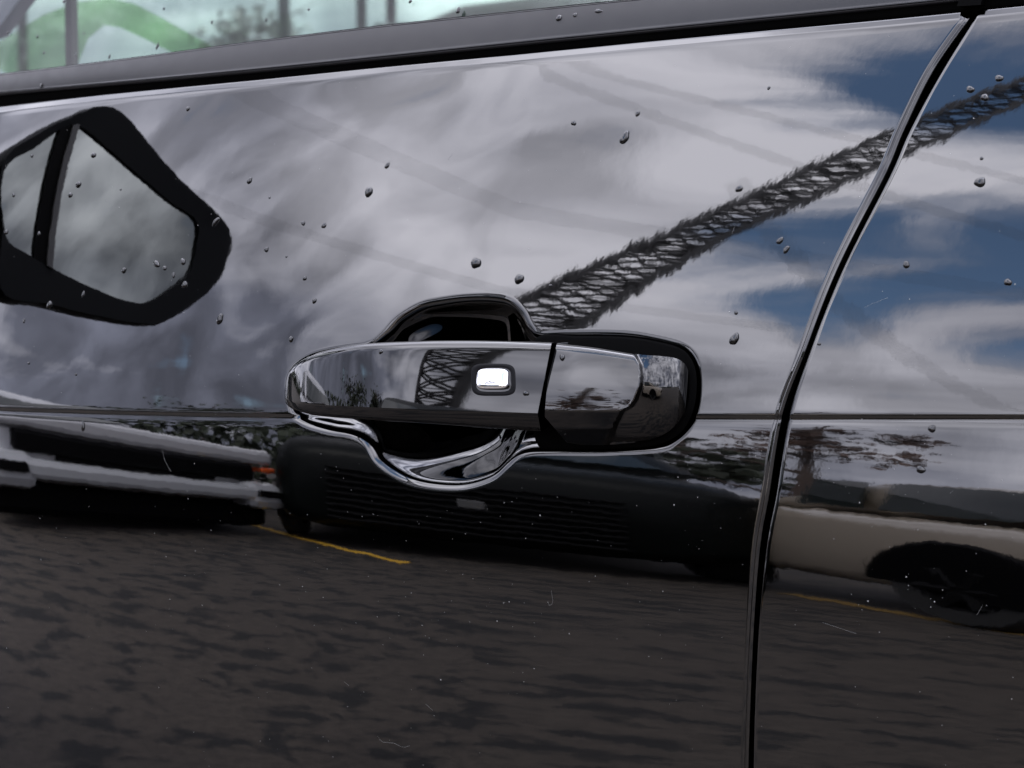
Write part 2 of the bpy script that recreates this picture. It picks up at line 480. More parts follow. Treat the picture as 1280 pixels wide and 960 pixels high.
mesh('glass_run_cap', [tuple(p) for p in pix([(1196, 8), (1200, -4), (1228, -8), (1226, 6)], .0035)]+[tuple(p+np.array([0, .008, 0])) for p in pix([(1196, 8), (1200, -4), (1228, -8), (1226, 6)], .0035)],
     [(0, 1, 2, 3), (7, 6, 5, 4), (0, 4, 5, 1), (1, 5, 6, 2), (2, 6, 7, 3), (3, 7, 4, 0)], RUBBER, car, smooth=False)

# side glass (near and far), the green deflector behind, inner shell
g0 = pix([(-200, 125), (0, 99), (640, 22), (900, -4), (1400, -50)], -.006)
g0s = spl(g0, 40)
GU = np.array([0, .42, .9])/np.linalg.norm([0, .42, .9])
gmesh('side_window', np.stack([g0s-GU*.02, g0s+GU*.18, g0s+GU*.36], 1), GLASS, car)
lip = spl(pix([(a, b+1) for a, b in MTOP], -.0005), 60)
gmesh('window_lip_seal', np.stack([lip+np.array([0, 0, -.004]), lip+np.array([0, -.0012, .0005]), lip+np.array([0, .001, .0018]), lip+np.array([0, .006, .0005])], 1), RUBBER, car)


def slab(name, pts, thick, m, parent, **k):
    """closed prism from a 3D outline, thickened along y"""
    n = len(pts); V = [tuple(p) for p in pts]+[(p[0], p[1]+thick, p[2]) for p in pts]
    F = [tuple(range(n))[::-1], tuple(range(n, 2*n))]+[(i, (i+1) % n, n+(i+1) % n, n+i) for i in range(n)]
    return mesh(name, V, F, m, parent, False, **k)


def far(px, py, y):
    d = fw+rt*((px-640)/FPX)+up*((480-py)/FPX); t = (y-CAM[1])/d[1]
    return CAM+d*t


fa = [far(x, y, 1.62) for x, y in ((-260, 210), (900, 120), (900, -260), (-260, -260))]
slab('far_window', fa, .004, GLASS, car)
# bent pale green deflector seen through the glass
dband = [(-30, 75), (0, 52), (55, 18), (95, 3), (135, -2), (165, 4), (200, 22), (240, 45), (285, 66), (262, 76), (220, 68), (180, 48), (150, 34), (128, 31), (108, 48), (92, 88), (60, 92), (20, 96)]
dv = [far(x, y, 1.45) for x, y in dband]
slab('wind_deflector', dv, .004, GREENG, car)
slab('grab_strap', [far(x, y, 1.30) for x, y in ((80, -60), (88, -60), (91, 90), (82, 90))], .012, VOID, car)
slab('pillar_trim', [far(x, y, 1.2) for x, y in ((-60, 60), (-10, 45), (30, -8), (60, -80), (-60, -80))], .03, mat('pillar_grey', (.10, .10, .12), .6), car)
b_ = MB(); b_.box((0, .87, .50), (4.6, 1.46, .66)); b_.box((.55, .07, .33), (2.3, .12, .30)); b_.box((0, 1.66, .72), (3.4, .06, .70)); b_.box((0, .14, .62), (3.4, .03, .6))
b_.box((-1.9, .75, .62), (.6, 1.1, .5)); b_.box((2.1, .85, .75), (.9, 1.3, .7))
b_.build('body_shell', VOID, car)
rf_ = bpy.data.materials['black_paint']
t_ = np.linspace(0, 2*math.pi, 40, endpoint=False)
ro = [np.stack([.35+q*1.55*np.sign(np.cos(t_))*np.abs(np.cos(t_))**.4, 0.86+q*.44*np.sign(np.sin(t_))*np.abs(np.sin(t_))**.4, np.full(40, z_)], 1) for q, z_ in ((.97, 1.58), (1, 1.60), (.98, 1.63), (.85, 1.66), (.4, 1.68), (.02, 1.685))]
gmesh('roof', np.array(ro), PAINT, car, wrap=True, caps=True)
pl = MB()
for x0, x1 in ((-2.35, -1.15), (.62, .60), (1.95, 1.55)):
    for y0, y1 in ((.10, .46), (1.60, 1.26)):
        pl = MB(); pl.tube([(x0, y0, 1.02), (x1, y1, 1.60)], .045, 8); pl.build('roof_pillar', PAINT, car, True)
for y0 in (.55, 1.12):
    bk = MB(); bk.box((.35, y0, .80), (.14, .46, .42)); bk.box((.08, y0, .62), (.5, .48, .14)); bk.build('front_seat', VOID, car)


# ---------------------------------------------------------------- the handle
def lerp_curve(pts, xs):
    p = np.asarray(pts, float); return np.interp(xs, p[:, 0], p[:, 1])


def smooth_curve(pts, xs):
    s = spl(np.asarray(pts, float), 600); o = np.argsort(s[:, 0]); return np.interp(xs, s[o, 0], s[o, 1])


OFF = .030
GT = [(355.5, 490), (357, 478), (361, 465), (370, 455), (389, 444), (410, 437.5), (438, 432), (464, 429), (520, 426.5), (560, 425.6), (620, 426), (692, 428.5)]
GC = [(355.5, 494), (358, 499), (371, 503.5), (410, 506.5), (452, 508.5), (485, 510), (573, 513), (692, 517.2)]
GB = [(355.5, 497), (358, 505), (368, 512), (396, 519.5), (438, 523), (481, 526), (562, 532), (640, 537), (720, 541)]


def section(ut, n1=26):
    """front profile from top edge (v=0) to crease (v=1): drop behind the crease plane per unit of face height"""
    v = np.linspace(0, 1, n1)**1.6
    tilt = np.radians(4+np.interp(v, [0, .02, .05, .09, .14, 1], [86, 70, 48, 31, 26, 0]))
    return v, tilt


def body_of(name, pxs, top, crs, bot, depth, right_cut=None, parent=None, lowt=(-14, -34), caps=True, drop=1.0):
    """loft a moulded grip: per column a profile from the back of the top edge, over the face and crease, to the back of the underside"""
    vv = np.concatenate([np.linspace(0, .13, 16)[:-1], np.linspace(.13, 1, 20)])
    tl = np.interp(vv, [0, .008, .02, .04, .06, .09, .13, .3, 1], [84, 78, 64, 46, 32, 19, 12.5, 11.0, 7.6])
    cols = []
    for i, px in enumerate(pxs):
        yt, yc, yb = top[i], crs[i], bot[i]
        sl = right_cut if right_cut is not None else (lambda v: 0)
        d = depth[i]
        q = np.array([[px+sl(v), yt+(yc-yt)*v] for v in vv]+[[px+sl(1+k*.25), yc+(yb-yc)*k] for k in (.08, .25, .5, .75, .92, 1.0)])
        m = len(vv)-1
        P = pix(q, OFF); yref = FY(P[m, 0], P[m, 2])-.4*KA*min(P[m, 0]-XA, 0)**2/2; P = onray(q, np.full(len(q), yref-d))
        for _ in range(2):
            z = P[:, 2]
            dz = -np.diff(z[:m+1]); tm = np.tan(np.radians(np.clip((tl[1:]+tl[:-1])/2, 0, 80)))
            back = np.concatenate([np.cumsum((dz*tm)[::-1])[::-1], [0]])
            zl = z[m:]; t2 = np.tan(np.radians(np.array([22, 25, 28, 34, 44, 66])))
            lowb = np.cumsum(-np.diff(zl)*t2)
            y = np.concatenate([yref-d+back, yref-d+lowb])
            P = onray(q, y)
        dd = np.clip(d*.55, .003, .016)
        P = np.vstack([P[:1]+np.array([[-.001, dd, -.003]]), P[:1]+np.array([[0, dd*.35, -.0003]]), P, P[-1:]+np.array([[0, dd*.5, .0012]]), P[-1:]+np.array([[-.001, dd*.9, .004]])])
        cols.append(P)
    return np.stack(cols, 0)


hx = np.concatenate([355.5+np.linspace(0, 1, 34)**2*60, np.linspace(420, 678, 60)])
u = (hx-355.5)/(690-355.5)
dep = .0035+.0290*np.sqrt(np.clip(1-(1-np.clip(u/.55, 0, 1))**2.6, 0, 1))
cutg = lambda v: 0.0
# right end of the grip follows the slanting slit
slit = lambda v: np.interp(v, [0, 1, 1.25], [11.5, -6.0, -2])
wgt = np.clip((hx-560)/(678-560), 0, 1)
cols = []
P_g = []
for i, px in enumerate(hx):
    f_ = (lambda w_: (lambda v: w_*slit(v)))(wgt[i])
    P_g.append(body_of('', [px], smooth_curve(GT, [px+f_(0)]), smooth_curve(GC, [px+f_(1)]), smooth_curve(GB, [px]), [dep[i]], f_)[0])
P_g = np.stack(P_g, 0)
hand = gmesh('door_handle', P_g, GLOSS, car, sharp=24, wrap=True, caps=True)
# cap behind the slit: raised face with a rounded end, then a round barrel
cx = np.concatenate([np.linspace(690, 770, 22), np.linspace(772, 815, 40), np.linspace(816, 850, 22), 850+11.5*np.sin(np.linspace(.1, 1, 14)*math.pi/2)])
CT = [(690, 429), (744, 434.5), (799, 443), (825, 445), (845, 448), (856, 455), (861, 466), (862, 480)]
CB = [(690, 553), (720, 556), (760, 556), (800, 552), (825, 545), (842, 534), (854, 518), (860, 503), (862, 486)]
ct = smooth_curve(CT, cx); cb = smooth_curve(CB, cx)
nv = 90; vv = np.linspace(0, 1, nv)
Pc = np.zeros((len(cx), nv, 3))
for i, px in enumerate(cx):
    wl = np.clip((760-px)/70, 0, 1)
    py = ct[i]+(cb[i]-ct[i])*vv
    sx = px+wl*np.interp(py, [430, 475, 515, 521, 554], [6, -5.5, -9, -9, 19])
    q = np.stack([sx, py], 1); P = pix(q, OFF-.004)
    yref = FY(P[nv//2, 0], P[nv//2, 2])
    # face: same leaning profile as the grip, crease at ~514
    h = (514.0-py)*.00047
    tl = np.where(h > 0, .135*h+1.8*h*h, -h*.48+np.maximum(-h-.010, 0)*.8)
    edge = np.clip((py-ct[i])/8.0, 0, 1); tl = tl+.005*(1-np.sqrt(1-(1-edge)**2))
    face = .0315-tl
    # barrel: cylinder about the middle line, falling away to the right
    mid = 490.0; a = np.clip((py-mid)/62.0, -1, 1)
    fall = .0215*(1-math.sqrt(max(0, 1-np.clip((px-798)/66.0, 0, .995)**2)))
    barrel = .0255-.016*(1-np.sqrt(1-a*a*.97))-fall
    xb = np.interp(py, [430, 444, 455, 470, 484, 500, 508, 514, 530, 556], [786, 795, 800.5, 802.5, 801, 795, 789, 778, 770, 760])
    k = np.clip((xb+3.5-sx)/7.0, 0, 1); k = k*k*(3-2*k)
    off = barrel*(1-k)+face*k-.055*(P[:, 0]-pix([(690, 480)], OFF)[0, 0])
    Pc[i] = onray(q, yref-off)
skT = Pc[:, :1]+fw*.016+np.array([0, 0, -.001]); skB = Pc[:, -1:]+fw*.014+np.array([0, 0, .001])
Pc = np.concatenate([skT, Pc, skB], 1)
Pc = np.concatenate([Pc[:1]+np.array([.0008, .012, 0]), Pc[:1]+np.array([0, .0009, 0]), Pc, Pc[-1:]+fw*.010], 0)
gmesh('lock_cover', Pc, GLOSS, hand, sharp=38)

# keyless button; the black ring paints in the shade of its recess
bc = pix([(621, 473)], OFF+.0005)[0]
def facept(px, py):
    """point on the grip face (nearest vertex interpolation along the view line)"""
    q = pix([(px, py)], OFF)[0]
    i = np.argmin(np.abs(P_g[:, 24, 0]-q[0])); c = P_g[i]; c = c[2:37]
    y = np.interp(-q[2], -c[:, 2], c[:, 1]); return np.array([q[0], y, q[2]])
def rrect(cx_, cy_, a, b, n=48, e=4.5):
    t = np.linspace(0, 2*math.pi, n, endpoint=False); c, s = np.cos(t), np.sin(t)
    return np.stack([cx_+a*np.sign(c)*np.abs(c)**(2/e), cy_+b*np.sign(s)*np.abs(s)**(2/e)], 1)
rings = []
for sc_, up_ in ((1.0, -.0008), (1.0, .0008), (.95, .0014), (.86, .0018), (.6, .0022), (.3, .0023), (.02, .0023)):
    r_ = rrect(621, 473, 19.5*sc_, 12.8*sc_); rings.append([facept(x, y)+np.array([0, -up_-(y-473)/12.8*.0010-.0006, up_*.3]) for x, y in r_])
gmesh('keyless_button', np.array(rings), CHROME, hand, wrap=True, caps=True, sharp=60)
rings = []
for a, b, up_ in ((19.8, 13.1, -.001), (20.2, 13.5, -.0003), (22, 15, .0000), (25, 17.6, .00022), (27.5, 20, .00018), (28.3, 20.8, -.0003)):
    rings.append([facept(x, y)+np.array([0, -up_, up_*.3]) for x, y in rrect(621, 474, a, b)])
gmesh('button_shade_ring', np.array(rings), MBLACK, hand, wrap=True, flip=False, sharp=60)

# rubber seat under the cap and the far end of the grip
def seat(name, pts, o0, o1):
    s = spl(np.asarray(pts, float), 90, True); A = pix(s, o0); c = s.mean(0)
    B = pix(c+(s-c)*1.0, o1); Cc = pix(c+(s-c)*.96, o1+.0012); D_ = pix(c+(s-c)*.3, o1+.0012)
    P = np.stack([A, B, Cc, D_], 0)
    return gmesh(name, P, RUBBER, hand, wrap=True, caps=True, sharp=50)
seat('handle_gasket', [(672, 421), (720, 420), (780, 421), (822, 427), (852, 436), (866, 452), (871, 475), (868, 508), (856, 535), (836, 551), (806, 559), (740, 562), (690, 562), (672, 556), (664, 520), (664, 460)], -.022, .002)

# ---------------------------------------------------------------- side mirror of the same car
def rvec(px, py):
    p = pix([(px, py)])[0]; e_ = 1e-4
    yx = (FY(p[0]+e_, p[2])-FY(p[0]-e_, p[2]))/(2*e_)
    w = wz(p[0], p[2]); yz = (FY(p[0], p[2]+.002)-FY(p[0], p[2]-.002))/.004
    n = np.array([yx, -1, yz]); n /= np.linalg.norm(n)
    d = fw+rt*((px-640)/FPX)+up*((480-py)/FPX); d /= np.linalg.norm(d)
    return p, d-2*d.dot(n)*n
XM = -.75
def mir(px, py, xm=XM):
    p, r = rvec(px, py); t = (xm-p[0])/r[0]; return p+r*t


sm = empty('side_mirror', (0, 0, 0)); sm.parent = car
HO = [(2, 285), (2, 205), (40, 172), (90, 146), (125, 134), (148, 140), (170, 162), (205, 205), (240, 240), (268, 266), (286, 290), (286, 312), (272, 350), (240, 380), (205, 402), (180, 405), (120, 395), (60, 380), (2, 366)]
GI = [(5, 214), (45, 184), (82, 158), (103, 160), (140, 190), (180, 225), (215, 254), (244, 275), (246, 300), (238, 338), (215, 360), (178, 379), (130, 366), (70, 338), (30, 315), (8, 296)]
ho = spl(np.array([mir(*p) for p in HO])[:, 1:], 90, True); gi = spl(np.array([mir(*p) for p in GI])[:, 1:], 90, True)
# the housing: rim at the glass plane, shell swelling forwards (away from us)
cen = ho.mean(0); rg = []
for sc_, x_ in ((None, XM-.010), (None, XM+.001), (1.0, XM+.004), (1.015, XM-.004), (1.02, XM-.03), (.97, XM-.07), (.82, XM-.11), (.5, XM-.135), (.05, XM-.142)):
    pts = gi if sc_ is None else cen+(ho-cen)*sc_
    rg.append(np.stack([np.full(90, x_), pts[:, 0], pts[:, 1]], 1))
# align start points of both outlines
k0 = np.argmin(np.linalg.norm(gi-ho[0], axis=1)); 
for r_ in range(2): rg[r_] = np.roll(rg[r_], -k0, 0)
gmesh('mirror_housing', np.array(rg), mat('mirror_black', (.010, .011, .013), .5, ior=1.2), sm, wrap=True, sharp=40)
mesh('mirror_glass', [(XM-.004, a, b) for a, b in gi], [tuple(range(90))], MIRROR, sm, smooth=False)
dv_ = [mir(*p) for p in ((76, 158), (99, 156), (66, 338), (42, 322))]
m_ = MB(); V = [tuple(p+np.array([.001, 0, 0])) for p in dv_]+[tuple(p+np.array([-.006, 0, 0])) for p in dv_]
m_.add(V, [(0, 1, 2, 3), (7, 6, 5, 4), (0, 4, 5, 1), (1, 5, 6, 2), (2, 6, 7, 3), (3, 7, 4, 0)]); m_.build('mirror_divider', MBLACK, sm)
m_ = MB(); e0 = [dv_[1]*.62+dv_[0]*.38, dv_[1]*.95+dv_[0]*.05, dv_[2]*.95+dv_[3]*.05, dv_[2]*.62+dv_[3]*.38]
V = [tuple(p+np.array([.0045, 0, 0])) for p in e0]+[tuple(p+np.array([.0012, 0, 0])) for p in e0]
m_.add(V, [(0, 1, 2, 3), (7, 6, 5, 4), (0, 4, 5, 1), (1, 5, 6, 2), (2, 6, 7, 3), (3, 7, 4, 0)]); m_.build('divider_sheen', mat('divider_sheen_grey', (.10, .10, .105), .6), sm)  # lighter grey strip stands in for light caught on the divider's right half
m_ = MB(); yb_ = ho[:, 0].max()
m_.tube([(XM-.05, yb_-.05, cen[1]-.05), (XM-.04, yb_+.03, cen[1]-.07), (XM-.02, yb_+.16, cen[1]-.09)], .035, 12, .05); m_.build('mirror_arm', MBLACK, sm, True)

# ---------------------------------------------------------------- ground and the car park
gm = MB(); gm.add([(-400, -400, 0), (400, -400, 0), (400, 400, 0), (-400, 400, 0)], [(0, 1, 2, 3)]); gm.build('asphalt_ground', ASPHALT, kind='structure')


def at(az, dist): return np.array([-math.sin(R(az))*dist, -math.cos(R(az))*dist, 0.0])


def line(name, a, b, w, label):
    a, b = np.array(a, float), np.array(b, float); t = (b-a)/np.linalg.norm(b-a); nrm = np.array([-t[1], t[0]])*w/2
    n = 24; V = []; 
    for i in range(n+1):
        c = a+(b-a)*i/n
        for sgn in (-1, 1):
            j = 1+rng.normal()*.05
            V.append((*(c+nrm*sgn*j), .004))
    F = [(2*i, 2*i+2, 2*i+3, 2*i+1) for i in range(n)]
    me = mesh(name, V, F, YELLOW if 'bright' in label else DARKYEL, label=label, cat='parking line')
    return me


line('parking_line', (-5.0, -4.25), (-3.02, -3.92), .11, 'bright yellow painted line mirrored in the door below the silver bumper')
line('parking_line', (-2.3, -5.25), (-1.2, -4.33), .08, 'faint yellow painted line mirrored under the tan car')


def loft(st, e=5.0, n=28):
    """stations (x, halfwidth, zlo, zhi) -> closed superellipse loft"""
    t = np.linspace(0, 2*math.pi, n, endpoint=False)+.001; c, s = np.cos(t), np.sin(t)
    P = []
    for x, hw, a, b in st:
        P.append(np.stack([np.full(n, x), hw*np.sign(c)*np.abs(c)**(2/e), (a+b)/2+(b-a)/2*np.sign(s)*np.abs(s)**(2/e)], 1))
    return np.array(P)


def wheel(parent, x, y, r, side):
    w = empty('wheel'); w.parent = parent; w.location = (x, y, r)
    n = 32; t = np.linspace(0, 2*math.pi, n, endpoint=False)
    pr_ = [(.60*r, -.09), (.93*r, -.10), (r, -.07), (r, .07), (.93*r, .10), (.60*r, .09)]
    P = np.array([[(q*math.cos(a), yy, q*math.sin(a)) for a in t] for q, yy in pr_])
    gmesh('tyre', P, TYRE, w, wrap=True, sharp=50)
    m = MB()
    for k in range(6):
        a = k*math.pi/3; m.tube([(.1*r*math.cos(a), side*.07, .1*r*math.sin(a)), (.58*r*math.cos(a), side*.085, .58*r*math.sin(a))], .035, 6)
    m.tube([(0, side*.05, 0), (0, side*.09, 0)], .06, 12)
    P2 = np.array([[(q*math.cos(a), yy, q*math.sin(a)) for a in t] for q, yy in ((.61*r, side*.09), (.55*r, side*.085), (.55*r, side*.0), (.02, side*.0))])
    m.add(P2.reshape(-1, 3), gridfaces(4, n, wrap=True)); m.build('rim', ALLOY, w, True)


def vehicle(name, loc, rz, paint, label, L=4.5, W=1.8, belt=.95, H=1.45, hood=.9, wheels=(.9, 3.5), roof=(1.6, 3.9), low=.22, clad=None, wr=.33, extra=None, archr=1.22, deck=None, tail=True):
    """x runs back from the nose (0) to the tail (L)"""
    r = empty(name, loc, rz, label=label, cat='car')
    hw = W/2
    st = [(0.0, hw*.80, low+.12, hood*.82), (.05, hw*.90, low+.05, hood*.90), (.25, hw*.97, low, hood*.96), (roof[0]-.9, hw, low, hood), (roof[0]-.5, hw, low, belt-.02), (roof[0], hw, low, belt),
          (roof[1], hw, low, belt), (L-.25, hw*.98, low, (deck or belt)), (L-.06, hw*.92, low+.05, (deck or belt)-.04), (L, hw*.82, low+.12, (deck or belt)-.14)]
    gmesh('body', loft(st, 6), paint, r, wrap=True, caps=True, sharp=45)
    g = [(roof[0]-.62, hw*.88, belt-.06, belt+.02), (roof[0]-.1, hw*.85, belt-.05, H-.18), (roof[0]+.3, hw*.80, belt-.05, H-.03), ((roof[0]+roof[1])/2, hw*.80, belt-.05, H), (roof[1]-.25, hw*.80, belt-.05, H-.05), (roof[1]+.05, hw*.82, belt-.05, H-.25), (roof[1]+.35, hw*.86, belt-.06, belt+.05)]
    gmesh('roof', loft(g, 4), paint, r, wrap=True, caps=True, sharp=50)
    for sd in (-1, 1):
        for (a, b) in ((roof[0]-.25, (roof[0]+roof[1])/2-.06), ((roof[0]+roof[1])/2+.06, roof[1]-.45), (roof[1]-.33, roof[1]+.02)):
            ys = hw*.86*sd; m = MB(); zt = H-.12
            V = [(a, ys, belt+.03), (b, ys, belt+.03), (b-.02, ys*.955, zt), (a+(.3 if a < roof[0] else .02), ys*.955, zt)]
            V2 = [(x, y+.012*sd, z) for x, y, z in V]
            m.add(V+V2, [(0, 1, 2, 3), (7, 6, 5, 4), (0, 4, 5, 1), (1, 5, 6, 2), (2, 6, 7, 3), (3, 7, 4, 0)]); m.build('window', DGLASS, r)
        for x in wheels:
            n = 24; t = np.linspace(0, math.pi, n); P = np.array([[(x+q*math.cos(a), sd*yy, wr+q*math.sin(a)) for a in t] for q, yy in ((wr*archr, hw-.03), (wr*archr, hw+.014), (wr*archr*.93, hw+.014), (wr*.05, hw+.004))])
            gmesh('wheel_arch', P, MBLACK, r)
            wheel(r, x, sd*(hw-.09), wr, sd)
        if clad is not None:
            m = MB(); m.box((L/2, sd*(hw+.004), low+.09), (wheels[1]-wheels[0]-2*wr*archr, .03, .16)); m.build('sill_cladding', clad, r)
        m = MB(); m.box((.16, sd*hw*.72, hood*.74), (.22, .34, .13)); m.build('headlight', LAMPG, r)
        if not tail: continue
        m = MB(); m.box((L-.08, sd*hw*.76, belt*.82), (.14, .26, .16)); m.build('tail_light', RED, r)
    m = MB(); m.box((.02, 0, hood*.60), (.06, W*.55, .14)); m.build('grille', MBLACK, r)
    wsn = MB(); x0, x1 = roof[0]-.66, roof[0]-.02
    wsn.add([(x0, -hw*.78, belt+.03), (x0, hw*.78, belt+.03), (x1, hw*.70, H-.14), (x1, -hw*.70, H-.14), (x0+.02, -hw*.78, belt-.0), (x0+.02, hw*.78, belt), (x1+.02, hw*.70, H-.17), (x1+.02, -hw*.70, H-.17)],
            [(0, 1, 2, 3), (7, 6, 5, 4), (0, 4, 5, 1), (1, 5, 6, 2), (2, 6, 7, 3), (3, 7, 4, 0)]); wsn.build('windscreen', DGLASS, r)
    if extra: extra(r)
    return r


def bar(r, name, m_, c, s):
    b = MB(); b.box(c, s); o = b.build(name, m_, r)
    md = o.modifiers.new('edge', 'BEVEL'); md.width = min(s)*.3; md.segments = 2
    return o


# left: pale pickup whose front faces the door's left half
def pick_extra(r):
    bar(r, 'bumper', SILVER, (-.09, 0, .46), (.16, 2.66, .15))
    for sd in (-1, 1):
        bar(r, 'bumper_end', SILVER, (-.02, sd*1.16, .44), (.30, .42, .27))
        bar(r, 'fog_lamp', MBLACK, (-.18, sd*1.16, .47), (.03, .22, .07))
    bar(r, 'marker_lamp', ORANGE, (-.02, 1.24, .71), (.16, .14, .05))
    bar(r, 'lower_valance', MBLACK, (.12, 0, .22), (.2, 2.6, .26))
    bar(r, 'lower_grille', MBLACK, (-.015, 0, .66), (.10, 2.2, .17))
    bar(r, 'bonnet_edge', WHITE, (.02, 0, .84), (.2, 2.6, .16))


vehicle('pickup', (-4.35, -2.60, 0), math.pi, WHITE, 'pale silver pickup mirrored in the door, chrome bumper and orange marker lamp', L=5.2, W=2.66, belt=.98, H=1.42, hood=.93, wheels=(.95, 4.2), roof=(2.6, 3.9), low=.30, wr=.38, extra=pick_extra)


def dark_extra(r):
    for k in range(9):
        bar(r, 'louvre', mat('dull_black_slat', (.004, .004, .0045), .6, ior=1.2), (-.03, 0, .34+k*.065), (.05, 1.5, .028))
    bar(r, 'fog_lamp', LAMPG, (-.05, .30, .66), (.03, .16, .09))


a_ = at(35.6, 5.45); vehicle('dark_hatchback', tuple(a_), R(90-35.6)+math.pi, DARKP, 'dark car with ribbed grille mirrored under the door handle', L=4.3, W=2.45, belt=1.30, H=1.80, hood=1.22, wheels=(.8, 3.4), roof=(1.5, 3.5), wr=.32, low=.2, extra=dark_extra)
# right: tan estate, side on, tail towards the left
ud = np.array([-.77, -.64]); s0 = np.array([-1.25, -4.30])
tail = s0+ud*1.85
rz_ = math.atan2(ud[1], ud[0])
nrm_ = np.array([ud[1], -ud[0]])        # away from us
if nrm_.dot(-s0) > 0: nrm_ = -nrm_
org = tail+nrm_*.9-ud*4.9
vehicle('estate_car', (org[0], org[1], 0), rz_, TAN, 'tan estate car mirrored in the rear panel, dark wheel arch', L=4.9, W=1.8, belt=1.06, H=1.50, hood=.98, wheels=(.85, 3.38), roof=(1.5, 4.45), wr=.36, low=.24, archr=1.30, tail=False, clad=MBLACK)

# clipped hedge closing the view between the pickup and the dark car
hd = MB(); rn = np.random.default_rng(11); h0, h1 = at(36, 9.5), at(62, 8.5)

for k in range(2200):
    t = rn.uniform(0, 1); p = h0*(1-t)+h1*t+np.array([rn.normal(0, .28), rn.normal(0, .28), rn.uniform(.03, 1.0)**.7*1.42]); s_ = rn.uniform(.04, .10)
    u1 = rn.normal(size=3); u1 /= np.linalg.norm(u1); u2 = np.cross(u1, rn.normal(size=3)); u2 /= np.linalg.norm(u2)
    hd.add([p-u1*s_, p+u2*s_*.7, p+u1*s_, p-u2*s_*.7], [(0, 1, 2, 3)])
hd.build('hedge', LEAF, label='dark green hedge mirrored between the silver pickup and the handle', cat='hedge')

# lattice mast
mast = empty('lattice_mast', tuple(at(34.0, 40.0)), R(-34), label='tall grey lattice mast mirrored slanting up the door towards the panel gap', cat='mast')
Hm = 74; n = 52
half = lambda z: 1.25-.75*min(z/30, 1) if z < 30 else .50+.10*math.sin((z-30)/44*math.pi)
for sx, sy in ((-1, -1), (-1, 1), (1, 1), (1, -1)):
    l = MB(); l.tube([(sx*half(z), sy*half(z), z) for z in np.linspace(0, Hm, 40)], .17, 6); l.build('leg', STEEL, mast)
br = MB(); zs = np.linspace(0, Hm, n)+np.concatenate([[0], rng.uniform(-.42, .42, n-2), [0]])
cs = [(-1, -1), (-1, 1), (1, 1), (1, -1)]
for i in range(n-1):
    for k in range(4):
        a, b = cs[k], cs[(k+1) % 4]; h0, h1 = half(zs[i]), half(zs[i+1])
        br.tube([(a[0]*h0, a[1]*h0, zs[i]), (b[0]*h1, b[1]*h1, zs[i+1])], .105, 4)
        br.tube([(b[0]*h0, b[1]*h0, zs[i]), (a[0]*h1, a[1]*h1, zs[i+1])], .105, 4)
        br.tube([(a[0]*h1, a[1]*h1, zs[i+1]), (b[0]*h1, b[1]*h1, zs[i+1])], .045, 4)
br.build('bracing', STEEL, mast)
# power lines: each a bundle of conductors
def power(azel0, azel1, dist, label, nw=4, spread=.32):
    p0 = np.array(dirv(*azel0)); p1 = np.array(dirv(*azel1))
    a = p0/np.linalg.norm(p0[:2])*dist[0]; b = p1/np.linalg.norm(p1[:2])*dist[1]; a[2] += .95; b[2] += .95
    ex = (b-a); A = a-ex*1.2; B = b+ex*1.2
    o = empty('power_line', tuple(A), label=label, cat='power line', group='power lines')
    for k in range(nw):
        off = np.array([0, 0, (k-(nw-1)/2)*spread])
        m = MB(); m.tube([A*(1-t)+B*t+off+np.array([0, 0, -.25*4*t*(1-t)])-A for t in np.linspace(0, 1, 24)], .008, 5); m.build('conductor', WIRE, o)


def ae(px, py):
    r_ = rvec(px, py)[1]; return math.degrees(math.atan2(-r_[0], -r_[1])), math.degrees(math.asin(r_[2]))


power(ae(330, 122), ae(850, 292), (36, 36), 'longest faint bundle of overhead cables mirrored across the middle of the door', 7, .2)
power(ae(730, 74), ae(1090, 172), (40, 40), 'faint bundle of overhead cables mirrored highest on the door beside the panel gap', 6, .15)
power(ae(700, 95), ae(1005, 202), (40, 40), 'faint bundle of overhead cables mirrored just above the slanting mast', 6, .15)
power(ae(265, 247), ae(480, 318), (40, 40), 'faint bundle of overhead cables mirrored just right of the mirror housing', 6, .15)
power(ae(1060, 372), ae(1240, 492), (40, 42), 'faint bundle of overhead cables mirrored in the panel right of the gap', 6, .22)


# trees
def tree(loc, h, r, leaf, label, bare=False, seed=0, name='tree', nleaf=900):
    rn = np.random.default_rng(seed); t = empty(name, loc, rn.uniform(0, 6), label=label, cat='tree')
    m = MB(); m.tube([(0, 0, 0), (.05*r, 0, h*.4), (-.03*r, .04*r, h*.85)], h*.022, 8, h*.006)
    for k in range(9):
        a = rn.uniform(0, 6.28); z = h*rn.uniform(.25, .75); q = r*rn.uniform(.5, .95)
        m.tube([(0, 0, z), (q*.5*math.cos(a), q*.5*math.sin(a), z+q*.35), (q*math.cos(a), q*math.sin(a), z+q*.6)], h*.009, 5, h*.002)
    m.build('trunk', BARK, t)
    m = MB(); cl = [(rn.normal(0, .42, 3)*np.array([r, r, h*.24])+np.array([0, 0, h*.62]), r*rn.uniform(.18, .42)) for _ in range(16)]
    for k in range(nleaf):
        c, q = cl[rn.integers(len(cl))]; p = c+rn.normal(0, .55, 3)*q; s = h*(.012 if bare else .03)*rn.uniform(.6, 1.5)
        u1 = rn.normal(size=3); u1 /= np.linalg.norm(u1); u2 = np.cross(u1, rn.normal(size=3)); u2 /= np.linalg.norm(u2)
        m.add([p-u1*s, p+u2*s*.6, p+u1*s, p-u2*s*.6], [(0, 1, 2, 3)])
    m.build('crown', leaf, t)
    return t


